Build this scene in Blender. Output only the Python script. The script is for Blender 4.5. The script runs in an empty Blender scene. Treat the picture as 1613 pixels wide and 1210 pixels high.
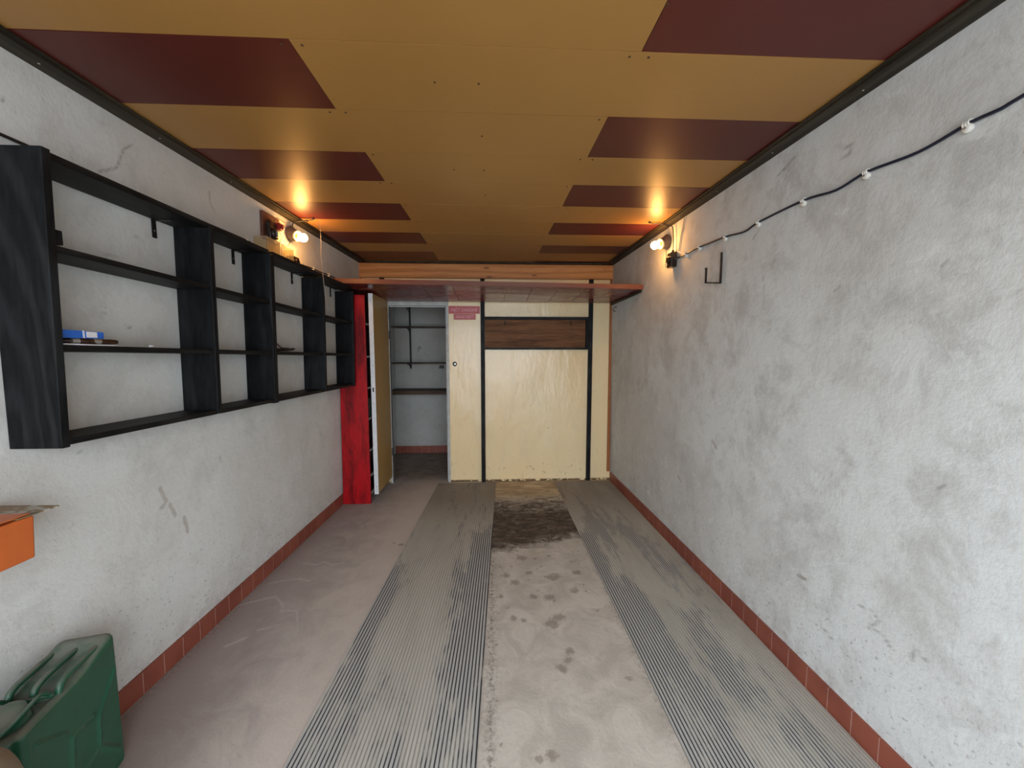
import bpy, bmesh, math, random
import numpy as np
from mathutils import Vector, Matrix
random.seed(4); rng = np.random.default_rng(7)
S = bpy.context.scene; COL = S.collection

# ------------------------------------------------------------------ camera, sky, exposure
CH = 1.44
cam_d = bpy.data.cameras.new('camera'); cam = bpy.data.objects.new('camera', cam_d); COL.objects.link(cam)
cam_d.sensor_width = 36.0; cam_d.lens = 600.0 / 1613.0 * 36.0; cam_d.clip_start = 0.02
cam.location = (0, 0, CH)
cam.rotation_euler = (math.pi/2 - math.atan(53/600), 0, -math.atan(27.5/600))
S.camera = cam
S.view_settings.view_transform = 'Standard'; S.view_settings.look = 'None'
S.view_settings.exposure = 0.80; S.view_settings.gamma = 1.0
S.view_settings.use_curve_mapping = False

W = bpy.data.worlds.new('overcast_sky'); S.world = W; W.use_nodes = True
nt = W.node_tree; nt.nodes.clear()
wo = nt.nodes.new('ShaderNodeOutputWorld'); bg = nt.nodes.new('ShaderNodeBackground')
tc = nt.nodes.new('ShaderNodeTexCoord'); sp = nt.nodes.new('ShaderNodeSeparateXYZ')
cr = nt.nodes.new('ShaderNodeValToRGB')
nt.links.new(tc.outputs['Generated'], sp.inputs[0]); nt.links.new(sp.outputs[2], cr.inputs[0])
cr.color_ramp.elements[0].position = 0.0; cr.color_ramp.elements[0].color = (0.86, 0.93, 1.0, 1)
cr.color_ramp.elements[1].position = 0.7; cr.color_ramp.elements[1].color = (0.95, 1.0, 1.1, 1)
nt.links.new(cr.outputs[0], bg.inputs[0]); bg.inputs[1].default_value = 4.2
nt.links.new(bg.outputs[0], wo.inputs[0])

YF = -0.75     # plane of the open garage gate behind the camera
pd = bpy.data.lights.new('daylight_portal', 'AREA'); pd.shape = 'RECTANGLE'; pd.size = 2.5; pd.size_y = 2.18
pd.cycles.is_portal = True
po = bpy.data.objects.new('daylight_portal', pd); COL.objects.link(po)
po.location = (0, YF - 0.01, 1.09); po.rotation_euler = (math.pi/2, 0, 0)
BULB_E = 95.0

# ------------------------------------------------------------------ walls as planes that are slightly out of true
def xl(y, z): return -1.380 - .026*(4.13-y) - .04*(1-z/2.35)
def xr(y, z): return 1.252 + .020*(4.1-y) + .03*(1-z/2.35)
H = 2.35; YB = 4.10; YC = 5.33

# ------------------------------------------------------------------ material helpers
class G:
    def __init__(s, name):
        s.m = bpy.data.materials.new(name); s.m.use_nodes = True; s.t = s.m.node_tree
        s.b = s.t.nodes['Principled BSDF']; s.x = {}
    def n(s, typ, **kw):
        nd = s.t.nodes.new(typ)
        for k, v in kw.items(): setattr(nd, k, v)
        return nd
    def l(s, a, b): s.t.links.new(a, b)
    def coord(s, scale=(1,1,1), rot=(0,0,0)):
        c = s.n('ShaderNodeTexCoord'); mp = s.n('ShaderNodeMapping')
        mp.inputs['Scale'].default_value = scale; mp.inputs['Rotation'].default_value = rot
        s.l(c.outputs['Object'], mp.inputs[0]); return mp.outputs[0]
    def noise(s, scale, detail=4, rough=.55, vs=(1,1,1), dist=0):
        nd = s.n('ShaderNodeTexNoise'); nd.inputs['Scale'].default_value = scale
        nd.inputs['Detail'].default_value = detail; nd.inputs['Roughness'].default_value = rough
        nd.inputs['Distortion'].default_value = dist
        s.l(s.coord(vs), nd.inputs['Vector']); return nd.outputs['Fac']
    def ramp(s, v, lo, hi, a=0., b=1.):
        nd = s.n('ShaderNodeMapRange'); nd.interpolation_type = 'SMOOTHSTEP'
        nd.inputs[1].default_value = lo; nd.inputs[2].default_value = hi
        nd.inputs[3].default_value = a; nd.inputs[4].default_value = b
        s.l(v, nd.inputs[0]); return nd.outputs[0]
    def math(s, op, a, b=None, c=None):
        nd = s.n('ShaderNodeMath', operation=op)
        for i, v in enumerate((a, b, c)):
            if v is None: continue
            if isinstance(v, (int, float)): nd.inputs[i].default_value = v
            else: s.l(v, nd.inputs[i])
        return nd.outputs[0]
    def mix(s, f, a, b, mode='MIX'):
        nd = s.n('ShaderNodeMix', data_type='RGBA', blend_type=mode)
        for sock, v in ((nd.inputs[0], f), (nd.inputs[6], a), (nd.inputs[7], b)):
            if isinstance(v, (int, float)): sock.default_value = v
            elif isinstance(v, tuple): sock.default_value = (*v, 1)
            else: s.l(v, sock)
        return nd.outputs[2]
    def attr(s, name):
        nd = s.n('ShaderNodeAttribute'); nd.attribute_name = name; return nd.outputs['Fac']
    def xyz(s):
        c = s.n('ShaderNodeTexCoord'); p = s.n('ShaderNodeSeparateXYZ'); s.l(c.outputs['Object'], p.inputs[0]); return p.outputs
    def bump(s, v, strength, dist=.01, prev=None):
        nd = s.n('ShaderNodeBump'); nd.inputs['Strength'].default_value = strength; nd.inputs['Distance'].default_value = dist
        s.l(v, nd.inputs['Height'])
        if prev is not None: s.l(prev, nd.inputs['Normal'])
        return nd.outputs[0]
    def done(s, col=None, rough=None, normal=None, metal=None, spec=None):
        for sock, v in (('Base Color', col), ('Roughness', rough), ('Metallic', metal), ('Specular IOR Level', spec)):
            if v is None: continue
            if isinstance(v, tuple): s.b.inputs[sock].default_value = (*v, 1)
            elif isinstance(v, (int, float)): s.b.inputs[sock].default_value = v
            else: s.l(v, s.b.inputs[sock])
        if normal is not None: s.l(normal, s.b.inputs['Normal'])
        return s.m

def plain(name, col, rough=.5, metal=0, var=.12, scale=30, bump=.1):
    g = G(name); f = g.noise(scale, 5)
    c = g.mix(g.ramp(f, .3, .7), tuple(v*(1-var) for v in col), tuple(v*(1+var) for v in col))
    return g.done(c, rough, g.bump(f, bump, .002), metal)

def wood(name, dark, light, vs=(1,1,1), scale=6, rough=.45, bump=.25, lo=.35, hi=.65, wave=True, spec=.3, knots=False):
    """vs: low number along the grain axis"""
    g = G(name); f = g.noise(scale, 6, .6, vs, .6)
    fine = g.noise(scale*9, 3, .5, vs)
    if wave:
        w = g.n('ShaderNodeTexWave'); w.wave_type = 'RINGS'; w.rings_direction = 'SPHERICAL'
        w.inputs['Scale'].default_value = scale*.8; w.inputs['Distortion'].default_value = 7
        w.inputs['Detail'].default_value = 3; w.inputs['Detail Scale'].default_value = 1.2
        g.l(g.coord(tuple(v*1.0 for v in vs)), w.inputs['Vector'])
        f = g.math('ADD', g.math('MULTIPLY', f, .6), g.math('MULTIPLY', w.outputs['Fac'], .4))
    k = g.math('ADD', g.math('MULTIPLY', g.ramp(f, lo, hi), .7), g.math('MULTIPLY', g.ramp(fine, .35, .65), .3))
    c = g.mix(k, dark, light)
    if knots:
        v = g.n('ShaderNodeTexVoronoi'); v.inputs['Scale'].default_value = 1.0; g.l(g.coord((3.2, 3, 9)), v.inputs['Vector'])
        c = g.mix(g.math('MULTIPLY', g.ramp(v.outputs['Distance'], .05, .16, 1, 0), .85), c, tuple(q*.3 for q in dark))
    return g.done(c, rough, g.bump(k, bump, .002), spec=spec)

# plaster
def plaster(name, base, warm, mark=True, dirt=.5):
    g = G(name)
    big = g.noise(1.0, 5, .6, dist=.3); mid = g.noise(5, 8, .7, (1, 1, .8), .3); fine = g.noise(55, 6, .65)
    sp_ = g.noise(120, 2, .5); blot = g.noise(2.3, 9, .72, (1, 1, .8), .35); blot2 = g.noise(9, 7, .7, (1, .8, 1), .5)
    z = g.xyz()[2]
    c = g.mix(g.ramp(big, .38, .62), base, warm)
    c = g.mix(g.math('MULTIPLY', g.ramp(mid, .46, .70), dirt*.9), c, tuple(v*.80 for v in warm))
    c = g.mix(g.math('MULTIPLY', g.ramp(blot, .52, .68), dirt*.8), c, tuple(v*.74 for v in warm))
    c = g.mix(g.math('MULTIPLY', g.ramp(blot2, .56, .70), dirt*.45), c, tuple(v*.70 for v in warm))
    c = g.mix(g.math('MULTIPLY', g.ramp(blot2, .30, .44, 1, 0), dirt*.5), c, tuple(min(1, v*1.18) for v in base))
    c = g.mix(g.math('MULTIPLY', g.ramp(fine, .30, .42, 1, 0), .20), c, tuple(v*.55 for v in warm))
    low = g.math('MULTIPLY', g.ramp(z, .05, .9, 1, 0), g.ramp(g.noise(62, 4, .6), .60, .69))
    c = g.mix(g.math('MULTIPLY', low, .6), c, (.16, .145, .13))
    foot = g.math('MULTIPLY', g.ramp(z, .09, .22, 1, 0), g.ramp(g.noise(18, 5, .6), .35, .7))
    c = g.mix(g.math('MULTIPLY', foot, .4), c, (.35, .31, .29))
    c = g.mix(g.math('MULTIPLY', g.ramp(sp_, .71, .76), .35), c, (.2, .19, .17))
    if mark:
        c = g.mix(g.math('MULTIPLY', g.attr('mark'), .75), c, (.12, .11, .10))
        sc = g.math('ADD', g.attr('scuff'), g.math('MULTIPLY', g.math('SUBTRACT', g.noise(45, 5, .7), .5), 1.2))
        c = g.mix(g.math('MULTIPLY', g.ramp(sc, .45, .8), .5), c, (.30, .25, .20))
    b = g.bump(mid, .35, .014); b = g.bump(g.noise(14, 6, .7), .32, .006, b); b = g.bump(fine, .30, .003, b)
    return g.done(c, .9, b, spec=.2)
M = {}
M['plaster_l'] = plaster('plaster_left', (.65, .67, .655), (.585, .58, .55))
M['plaster_r'] = plaster('plaster_right', (.645, .67, .66), (.565, .565, .54), dirt=.85)
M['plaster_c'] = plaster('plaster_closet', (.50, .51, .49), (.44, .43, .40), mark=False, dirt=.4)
M['black_v'] = wood('black_stained_wood_upright', (.0035, .004, .0048), (.017, .019, .021), (1, 1, .16), 9, .55, .3, .45, .8, spec=.16)
M['black_h'] = wood('black_stained_wood_level', (.0035, .004, .0045), (.022, .021, .020), (1, .14, 1), 9, .55, .35, .45, .8, spec=.18)
M['black_x'] = wood('black_stained_wood_cross', (.006, .006, .007), (.03, .033, .035), (.2, 1, 1), 10, .55, .3, .5, .8, spec=.16)
M['batten'] = wood('dark_batten_wood', (.012, .009, .005), (.04, .032, .02), (1, .1, 1), 10, .6, .3)
M['red_wood'] = wood('red_stained_wood', (.10, .0015, .003), (.44, .004, .009), (1.6, 1, .28), 8, .42, .3, .32, .60, wave=False)
M['mahog'] = wood('mahogany_painted_edge', (.14, .05, .032), (.18, .062, .038), (.1, 1, 1), 8, .33, .1)
M['pine'] = wood('varnished_pine', (.42, .17, .05), (.62, .30, .11), (.12, 1, 1.6), 6, .4, .15, .3, .7, knots=True)
M['brown_board'] = wood('brown_veneer', (.075, .030, .012), (.22, .10, .042), (.07, 1, 1), 16, .55, .15, .35, .65, wave=False, spec=.15)
M['closet_wood'] = wood('dark_brown_plank', (.035, .02, .012), (.10, .055, .032), (.15, 1, 1), 8, .6, .2)
M['plate_wood'] = plain('dark_red_brown_board', (.10, .035, .018), .5, 0, .3, 20)
M['orange_trim'] = wood('orange_brown_lath', (.28, .10, .03), (.42, .16, .05), (1, 1, .1), 8, .5, .15)

def underside():
    g = G('varnished_planks_underside')
    f = g.noise(5, 7, .65, (.35, 1.5, 1), 1.2)
    k = g.noise(9, 4, .6, (.25, 2.2, 1), 2)
    c = g.mix(g.ramp(f, .35, .65), (.14, .022, .018), (.24, .05, .038))
    c = g.mix(g.ramp(k, .60, .68), c, (.03, .008, .006))
    return g.done(c, g.ramp(f, .3, .7, .14, .34), g.bump(f, .5, .006))
M['underside'] = underside()

def cream():
    g = G('cream_gloss_painted_board')
    big = g.noise(1.6, 4, .5, (1, 1, .7)); mid = g.noise(5, 5, .6, (1.4, 1, .5), .6); fine = g.noise(90, 3)
    c = g.mix(g.ramp(big, .3, .7), (.82, .68, .42), (.80, .63, .36))
    x, y, z = g.xyz()
    c = g.mix(g.math('MULTIPLY', g.ramp(mid, .5, .75), .35), c, (.70, .60, .42))
    low = g.math('MULTIPLY', g.ramp(z, .0, .5, 1, 0), g.ramp(g.noise(26, 4, .6), .62, .70))
    c = g.mix(g.math('MULTIPLY', low, .6), c, (.36, .23, .12))
    chip = g.math('MULTIPLY', g.ramp(z, .012, .03, 1, 0), g.ramp(g.noise(20, 3, .6, (1, 1, 2)), .42, .5))
    c = g.mix(chip, c, (.12, .07, .035))
    c = g.mix(g.ramp(g.attr('hole'), .3, .6), c, (.05, .03, .02))
    b = g.bump(mid, .35, .02); b = g.bump(big, .5, .05, b)
    return g.done(c, .24, b)
M['cream'] = cream()

def ceil_mat(name, a, b_, r=.40):
    g = G(name); big = g.noise(1.2, 4, .5); f = g.noise(150, 4, .6, (.25, 1, 1)); mid = g.noise(7, 5)
    c = g.mix(g.ramp(big, .35, .65), a, b_)
    c = g.mix(g.math('MULTIPLY', g.ramp(f, .4, .7), .12), c, tuple(v*.8 for v in a))
    bm = g.bump(mid, .06, .01); bm = g.bump(f, .10, .0012, bm)
    return g.done(c, r, bm, spec=.5)
M['ceil_y'] = ceil_mat('ochre_painted_panel', (.385, .20, .052), (.35, .178, .044))
M['ceil_r'] = ceil_mat('dark_red_painted_panel', (.098, .014, .009), (.082, .011, .007), .41)
M['joint'] = plain('panel_joint_dark', (.07, .035, .012), .8)
M['tile'] = (lambda g: g.done(g.mix(g.ramp(g.noise(5, 4), .35, .65), (.27, .075, .045), (.21, .055, .035)), .42, g.bump(g.noise(40, 4), .15, .002)))(G('terracotta_tile'))
M['grout'] = plain('grout', (.50, .36, .31), .9)

def floor_mat():
    g = G('worn_concrete_floor')
    x, y, z = g.xyz()
    big = g.noise(1.4, 5, .6, dist=.6); mid = g.noise(6, 7, .68, dist=.8); fine = g.noise(70, 5, .65); sp_ = g.noise(140, 3, .5)
    # left slab: greyish mauve near the wall, paler towards the runner
    wob = g.math('ADD', x, g.math('MULTIPLY', g.math('SUBTRACT', mid, .5), .9))
    left = g.mix(g.ramp(wob, -1.35, -.72), (.33, .278, .26), (.51, .455, .405))
    left = g.mix(g.math('MULTIPLY', g.ramp(big, .45, .7), .4), left, (.41, .36, .325))
    mid_c = g.mix(g.ramp(mid, .35, .65), (.43, .395, .345), (.55, .515, .455))
    c = g.mix(g.ramp(x, -.42, -.38), left, mid_c)
    # warm sandy strip at the far end of the centre
    far = g.math('MULTIPLY', g.ramp(y, 3.45, 3.75), g.ramp(x, -.1, -.05))
    far = g.math('MULTIPLY', far, g.ramp(y, 4.1, 4.14, 1, 0))
    c = g.mix(far, c, g.mix(g.ramp(g.noise(9, 6, .7, (.4, 1.6, 1), 1), .38, .66), (.32, .23, .14), (.60, .49, .33)))
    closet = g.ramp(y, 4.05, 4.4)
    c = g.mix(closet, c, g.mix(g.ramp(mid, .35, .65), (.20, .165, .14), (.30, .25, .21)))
    # stains
    sm = g.math('ADD', g.attr('spot'), g.math('MULTIPLY', g.math('SUBTRACT', g.noise(34, 7, .75), .5), 2.2))
    c = g.mix(g.math('MULTIPLY', g.ramp(sm, .42, 1.0), .62), c, (.19, .16, .125))
    ol = g.math('ADD', g.attr('oil'), g.math('MULTIPLY', g.math('SUBTRACT', g.noise(9, 9, .78, (.7, 1.1, 1), .8), .5), 2.0))
    c = g.mix(g.math('MULTIPLY', g.ramp(ol, .22, .78), .93), c, g.mix(g.ramp(g.noise(17, 6, .7, (.6, 1.5, 1), 1), .4, .7), (.025, .016, .011), (.17, .12, .085)))
    ck = g.math('ADD', g.attr('crack'), g.math('MULTIPLY', g.math('SUBTRACT', g.noise(40, 4, .6), .5), .7))
    c = g.mix(g.math('MULTIPLY', g.ramp(ck, .45, 1.1), .55), c, (.58, .54, .50))
    c = g.mix(g.math('MULTIPLY', g.ramp(fine, .58, .72), .35), c, (.20, .175, .155))
    c = g.mix(g.math('MULTIPLY', g.ramp(fine, .26, .38, 1, 0), .22), c, (.62, .58, .52))
    c = g.mix(g.math('MULTIPLY', g.ramp(sp_, .70, .75), .5), c, (.10, .09, .08))
    edge = g.math('MULTIPLY', g.attr('edge'), g.ramp(g.noise(60, 4, .7), .42, .62))
    c = g.mix(g.math('MULTIPLY', edge, .7), c, (.09, .075, .06))
    b = g.bump(mid, .3, .008); b = g.bump(fine, .35, .002, b)
    return g.done(c, .85, b, spec=.25)
M['floor'] = floor_mat()

def mat_mat(name, x0, w, right=False):
    """ribbed rubber: dark rubber in the grooves where dust has not settled"""
    g = G(name); x, y, z = g.xyz()
    dust = g.noise(7, 6, .6, (1, .22, 1), .6); big = g.noise(1.5, 4, .5, (2.2, .5, 1), .5); fine = g.noise(110, 4, .6)
    u = g.math('DIVIDE', g.math('SUBTRACT', x, x0), w)
    e = g.math('ABSOLUTE', g.math('SUBTRACT', u, .5))
    if right:   # clean grooves mostly on the inner edge and in a band
        bias = g.math('MULTIPLY', g.ramp(u, .28, .42, 1, 0), .32)
        bias = g.math('ADD', bias, g.math('MULTIPLY', g.ramp(g.math('ABSOLUTE', g.math('SUBTRACT', u, .66)), .0, .22, 1, 0), .14))
    else:
        bias = g.math('ADD', g.math('MULTIPLY', g.ramp(u, .62, .85), .30), g.math('MULTIPLY', g.ramp(u, .05, .22, 1, 0), .26))
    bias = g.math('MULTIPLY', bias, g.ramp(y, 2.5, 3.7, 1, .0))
    k = g.math('ADD', g.math('MULTIPLY', big, .8), g.math('MULTIPLY', dust, .9))
    k = g.math('ADD', k, g.math('MULTIPLY', g.noise(26, 4, .6, (1, .35, 1)), .45))
    k = g.math('SUBTRACT', k, .44)
    bias = g.math('MULTIPLY', bias, .75)
    k = g.math('ADD', k, bias)
    clean = g.ramp(k, .66, .84)
    top = g.mix(g.ramp(dust, .35, .65), (.46, .45, .40), (.39, .38, .335))
    top = g.mix(g.math('MULTIPLY', clean, .6), top, (.37, .375, .37))
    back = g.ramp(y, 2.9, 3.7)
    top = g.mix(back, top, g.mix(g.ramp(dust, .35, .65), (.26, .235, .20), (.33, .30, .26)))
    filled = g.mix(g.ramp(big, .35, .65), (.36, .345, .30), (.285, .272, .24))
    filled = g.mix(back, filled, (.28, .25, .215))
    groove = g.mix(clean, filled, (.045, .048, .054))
    isgroove = g.ramp(z, .0034, .0050, 1, 0)
    c = g.mix(isgroove, top, groove)
    c = g.mix(g.math('MULTIPLY', g.ramp(fine, .60, .74), .3), c, (.10, .095, .09))
    c = g.mix(g.math('MULTIPLY', g.ramp(fine, .24, .34, 1, 0), .35), c, (.62, .60, .54))
    return g.done(c, .8, g.bump(fine, .3, .0015), spec=.25)

M['white_paint'] = plain('white_gloss_edge', (.68, .70, .72), .35, 0, .06)
M['jamb'] = plain('grey_white_jamb', (.42, .44, .43), .45, 0, .15, 12)
M['door_yellow'] = (lambda g: g.done(g.mix(g.ramp(g.noise(3, 4, .5, (1, 1, .4)), .35, .65), (.45, .29, .10), (.40, .25, .085)), .38, g.bump(g.noise(30, 4), .1, .003)))(G('mustard_painted_door'))
M['sign_red'] = plain('red_sign_enamel', (.42, .022, .032), .35, 0, .08)
M['sign_text'] = plain('pale_pink_lettering', (.75, .42, .42), .5, 0, .05)
M['metal_dark'] = plain('blackened_steel', (.018, .017, .016), .45, .3, .3)
M['steel'] = plain('dull_steel', (.42, .42, .40), .35, .8, .2)
M['cable'] = plain('dark_blue_cable', (.008, .012, .03), .35, 0, .2)
M['cable_black'] = plain('black_wire', (.012, .010, .010), .45, 0, .2)
M['clip'] = plain('white_plastic_clip', (.66, .65, .60), .4, 0, .06)
M['porcelain'] = plain('grey_brown_socket', (.11, .075, .055), .45, 0, .25, 15)
M['ring'] = plain('cream_socket_ring', (.62, .52, .36), .4, 0, .1)
M['bakelite'] = plain('black_bakelite', (.02, .012, .010), .25, 0, .3)
M['bake_red'] = plain('red_bakelite', (.28, .015, .012), .35, 0, .15)
M['orange'] = plain('orange_plastic', (.50, .115, .025), .4, 0, .06, 15, .15)
M['blue'] = plain('blue_cardboard', (.02, .14, .60), .35, 0, .12)
M['white'] = plain('white_paper', (.75, .76, .80), .6, 0, .04)
M['knife'] = plain('dark_brown_handle', (.035, .014, .008), .25, 0, .4)
M['sack'] = plain('beige_canvas', (.30, .24, .17), .8, 0, .15, 12, .4)
M['ground'] = plain('outdoor_concrete', (.40, .39, .37), .9, 0, .15, 3)
M['dark_back'] = plain('dark_brown_back_board', (.035, .018, .012), .6, 0, .3, 8)
M['pale_edge'] = plain('pale_shelf_edge', (.50, .47, .42), .55, 0, .12)
M['green_tin'] = plain('grey_green_plastic', (.12, .17, .145), .4, 0, .15)
M['cord'] = plain('pale_cord', (.30, .26, .22), .6)

def green_mat():
    g = G('dusty_green_enamel')
    geo = g.n('ShaderNodeNewGeometry'); sx = g.n('ShaderNodeSeparateXYZ'); g.l(geo.outputs['Normal'], sx.inputs[0])
    up = g.ramp(sx.outputs[2], .25, .9)
    f = g.noise(9, 6, .65, dist=.5)
    dust = g.math('MULTIPLY', up, g.ramp(f, .25, .6))
    c = g.mix(g.ramp(f, .3, .7), (.012, .082, .045), (.016, .10, .055))
    c = g.mix(g.math('MULTIPLY', dust, .72), c, (.20, .19, .16))
    r = g.math('ADD', .28, g.math('MULTIPLY', dust, .55))
    return g.done(c, r, g.bump(g.noise(60, 4), .1, .002))
M['green'] = green_mat()

def print_mat():
    g = G('printed_cardboard')
    f = g.noise(14, 4, .6, (1, 3, 1), 1)
    c = g.mix(g.ramp(f, .42, .48), (.42, .40, .34), (.20, .13, .06))
    c = g.mix(g.ramp(f, .60, .64), c, (.10, .09, .07))
    return g.done(c, .5)
M['print'] = print_mat()

def glassy():
    g = G('yellowed_clear_plastic')
    g.b.inputs['Transmission Weight'].default_value = .85
    return g.done((.95, .86, .62), .12, g.bump(g.noise(25, 3), .3, .004))
M['clear'] = glassy()
def bulb_mat():
    g = G('glowing_bulb_glass')
    g.b.inputs['Emission Color'].default_value = (1.0, .47, .13, 1)
    g.b.inputs['Emission Strength'].default_value = BULB_E
    return g.done((.9, .8, .6), .2)
M['bulb'] = bulb_mat()
M['brass'] = plain('brass_collar', (.55, .36, .12), .35, .8)

# ------------------------------------------------------------------ mesh helpers
class MB:
    def __init__(s): s.v = []; s.f = []; s.smooth = []; s.mi = []
    def add(s, vs, fs, smooth=False, mi=0):
        o = len(s.v); s.v += [tuple(map(float, v)) for v in vs]
        for f in fs: s.f.append(tuple(o+i for i in f)); s.smooth.append(smooth); s.mi.append(mi)
    def box(s, a, b, mi=0):
        x0, y0, z0 = a; x1, y1, z1 = b
        s.hexa([(x0,y0,z0),(x1,y0,z0),(x1,y1,z0),(x0,y1,z0),(x0,y0,z1),(x1,y0,z1),(x1,y1,z1),(x0,y1,z1)], mi)
    def hexa(s, c, mi=0):
        s.add(c, [(3,2,1,0),(4,5,6,7),(0,1,5,4),(1,2,6,5),(2,3,7,6),(3,0,4,7)], False, mi)
    def tube(s, pts, r, n=10, closed=False, mi=0):
        P = [Vector(p) for p in pts]; N = len(P); rings = []
        up = Vector((0, 0, 1))
        for i, p in enumerate(P):
            if closed: t = (P[(i+1) % N] - P[i-1])
            else: t = P[min(i+1, N-1)] - P[max(i-1, 0)]
            t = t.normalized()
            a = t.cross(up)
            if a.length < .15: a = t.cross(Vector((1, 0, 0)))
            if rings and a.dot(prev) < 0: a = -a
            a.normalize(); prev = a; b = t.cross(a).normalized()
            rr = r[i] if isinstance(r, (list, tuple)) else r
            rings.append([p + (a*math.cos(k*2*math.pi/n) + b*math.sin(k*2*math.pi/n))*rr for k in range(n)])
        vs = [v for rg in rings for v in rg]; fs = []
        for i in range(N if closed else N-1):
            for k in range(n):
                i2 = (i+1) % N
                fs.append((i*n+k, i*n+(k+1) % n, i2*n+(k+1) % n, i2*n+k))
        if not closed:
            fs.append(tuple(range(n-1, -1, -1))); fs.append(tuple((N-1)*n+k for k in range(n)))
        s.add(vs, fs, True, mi)
    def lathe(s, base, axis, prof, n=32, mi=0):
        """prof: list of (distance along axis, radius)"""
        ax = Vector(axis).normalized(); a = ax.cross(Vector((0, 0, 1)))
        if a.length < .1: a = ax.cross(Vector((1, 0, 0)))
        a.normalize(); b = ax.cross(a); base = Vector(base); vs = []; fs = []
        for d, r in prof:
            for k in range(n):
                t = 2*math.pi*k/n; vs.append(base + ax*d + (a*math.cos(t)+b*math.sin(t))*r)
        for i in range(len(prof)-1):
            for k in range(n): fs.append((i*n+k, i*n+(k+1) % n, (i+1)*n+(k+1) % n, (i+1)*n+k))
        fs.append(tuple(range(n-1, -1, -1))); fs.append(tuple((len(prof)-1)*n+k for k in range(n)))
        s.add(vs, fs, True, mi)
    def build(s, name, mats, parent=None, bevel=0, origin=None, fix=True):
        if not isinstance(mats, (list, tuple)): mats = [mats]
        off = Vector((0, 0, 0)); q = parent
        while q is not None: off += q.location; q = q.parent
        if origin is not None: off = Vector(origin)
        me = bpy.data.meshes.new(name)
        me.from_pydata([tuple(Vector(v)-off) for v in s.v], [], s.f)
        me.polygons.foreach_set('use_smooth', s.smooth); me.polygons.foreach_set('material_index', s.mi)
        for m in mats: me.materials.append(m)
        if fix:
            bm = bmesh.new(); bm.from_mesh(me); bmesh.ops.recalc_face_normals(bm, faces=bm.faces); bm.to_mesh(me); bm.free()
        me.update()
        o = bpy.data.objects.new(name, me); COL.objects.link(o)
        if parent is not None: o.parent = parent
        elif origin is not None: o.location = origin
        if bevel:
            md = o.modifiers.new('bevel', 'BEVEL'); md.width = bevel; md.segments = 2; md.limit_method = 'ANGLE'
        if any(s.smooth):
            try:
                me.set_sharp_from_angle(angle=math.radians(50))
            except Exception: pass
        return o

def boxpart(name, a, b, m, parent=None, bevel=.0015, origin=None):
    mb = MB(); mb.box(a, b); return mb.build(name, m, parent, bevel, origin)
def thing(name, loc, label, cat, group=None):
    o = bpy.data.objects.new(name, None); COL.objects.link(o); o.location = loc; o.empty_display_size = .05
    o['label'] = label; o['category'] = cat
    if group: o['group'] = group
    return o
def tag(o, label, cat, group=None, kind=None):
    o['label'] = label; o['category'] = cat
    if group: o['group'] = group
    if kind: o['kind'] = kind
    return o
def struct(o): o['kind'] = 'structure'; return o

def smooth_path(pts, k=6):
    P = [np.array(p, float) for p in pts]; P = [2*P[0]-P[1]] + P + [2*P[-1]-P[-2]]; out = []
    for i in range(1, len(P)-2):
        for j in range(k):
            t = j/k; a, b, c, d = P[i-1:i+3]
            out.append(tuple(.5*((2*b)+(-a+c)*t+(2*a-5*b+4*c-d)*t*t+(-a+3*b-3*c+d)*t**3)))
    out.append(tuple(P[-2])); return out

def seg_dist(U, V, line):
    d = np.full(U.shape, 9.)
    for (a, b), (c, e) in zip(line[:-1], line[1:]):
        dx, dy = c-a, e-b; L2 = dx*dx+dy*dy+1e-12
        t = np.clip(((U-a)*dx+(V-b)*dy)/L2, 0, 1)
        d = np.minimum(d, np.hypot(U-a-t*dx, V-b-t*dy))
    return d
def grid_mesh(name, us, vs, fn, mat, attrs=None, flip=False):
    U, V = np.meshgrid(us, vs, indexing='ij'); X, Y, Z = fn(U, V)
    co = np.stack([X, Y, Z], -1).reshape(-1, 3).astype(np.float32)
    nu, nv = len(us), len(vs); I = np.arange(nu*nv).reshape(nu, nv)
    F = np.stack([I[:-1, :-1], I[1:, :-1], I[1:, 1:], I[:-1, 1:]], -1).reshape(-1, 4)
    if flip: F = F[:, ::-1]
    me = bpy.data.meshes.new(name); n = len(F)
    me.vertices.add(len(co)); me.vertices.foreach_set('co', co.ravel())
    me.loops.add(n*4); me.loops.foreach_set('vertex_index', F.ravel().astype(np.int32))
    me.polygons.add(n); me.polygons.foreach_set('loop_start', np.arange(0, n*4, 4, dtype=np.int32))
    me.update(calc_edges=True); me.materials.append(mat)
    me.polygons.foreach_set('use_smooth', [True]*n)
    for k, fnc in (attrs or {}).items():
        at = me.attributes.new(k, 'FLOAT', 'POINT'); at.data.foreach_set('value', fnc(U, V).reshape(-1).astype(np.float32))
    o = bpy.data.objects.new(name, me); COL.objects.link(o); return o

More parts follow.
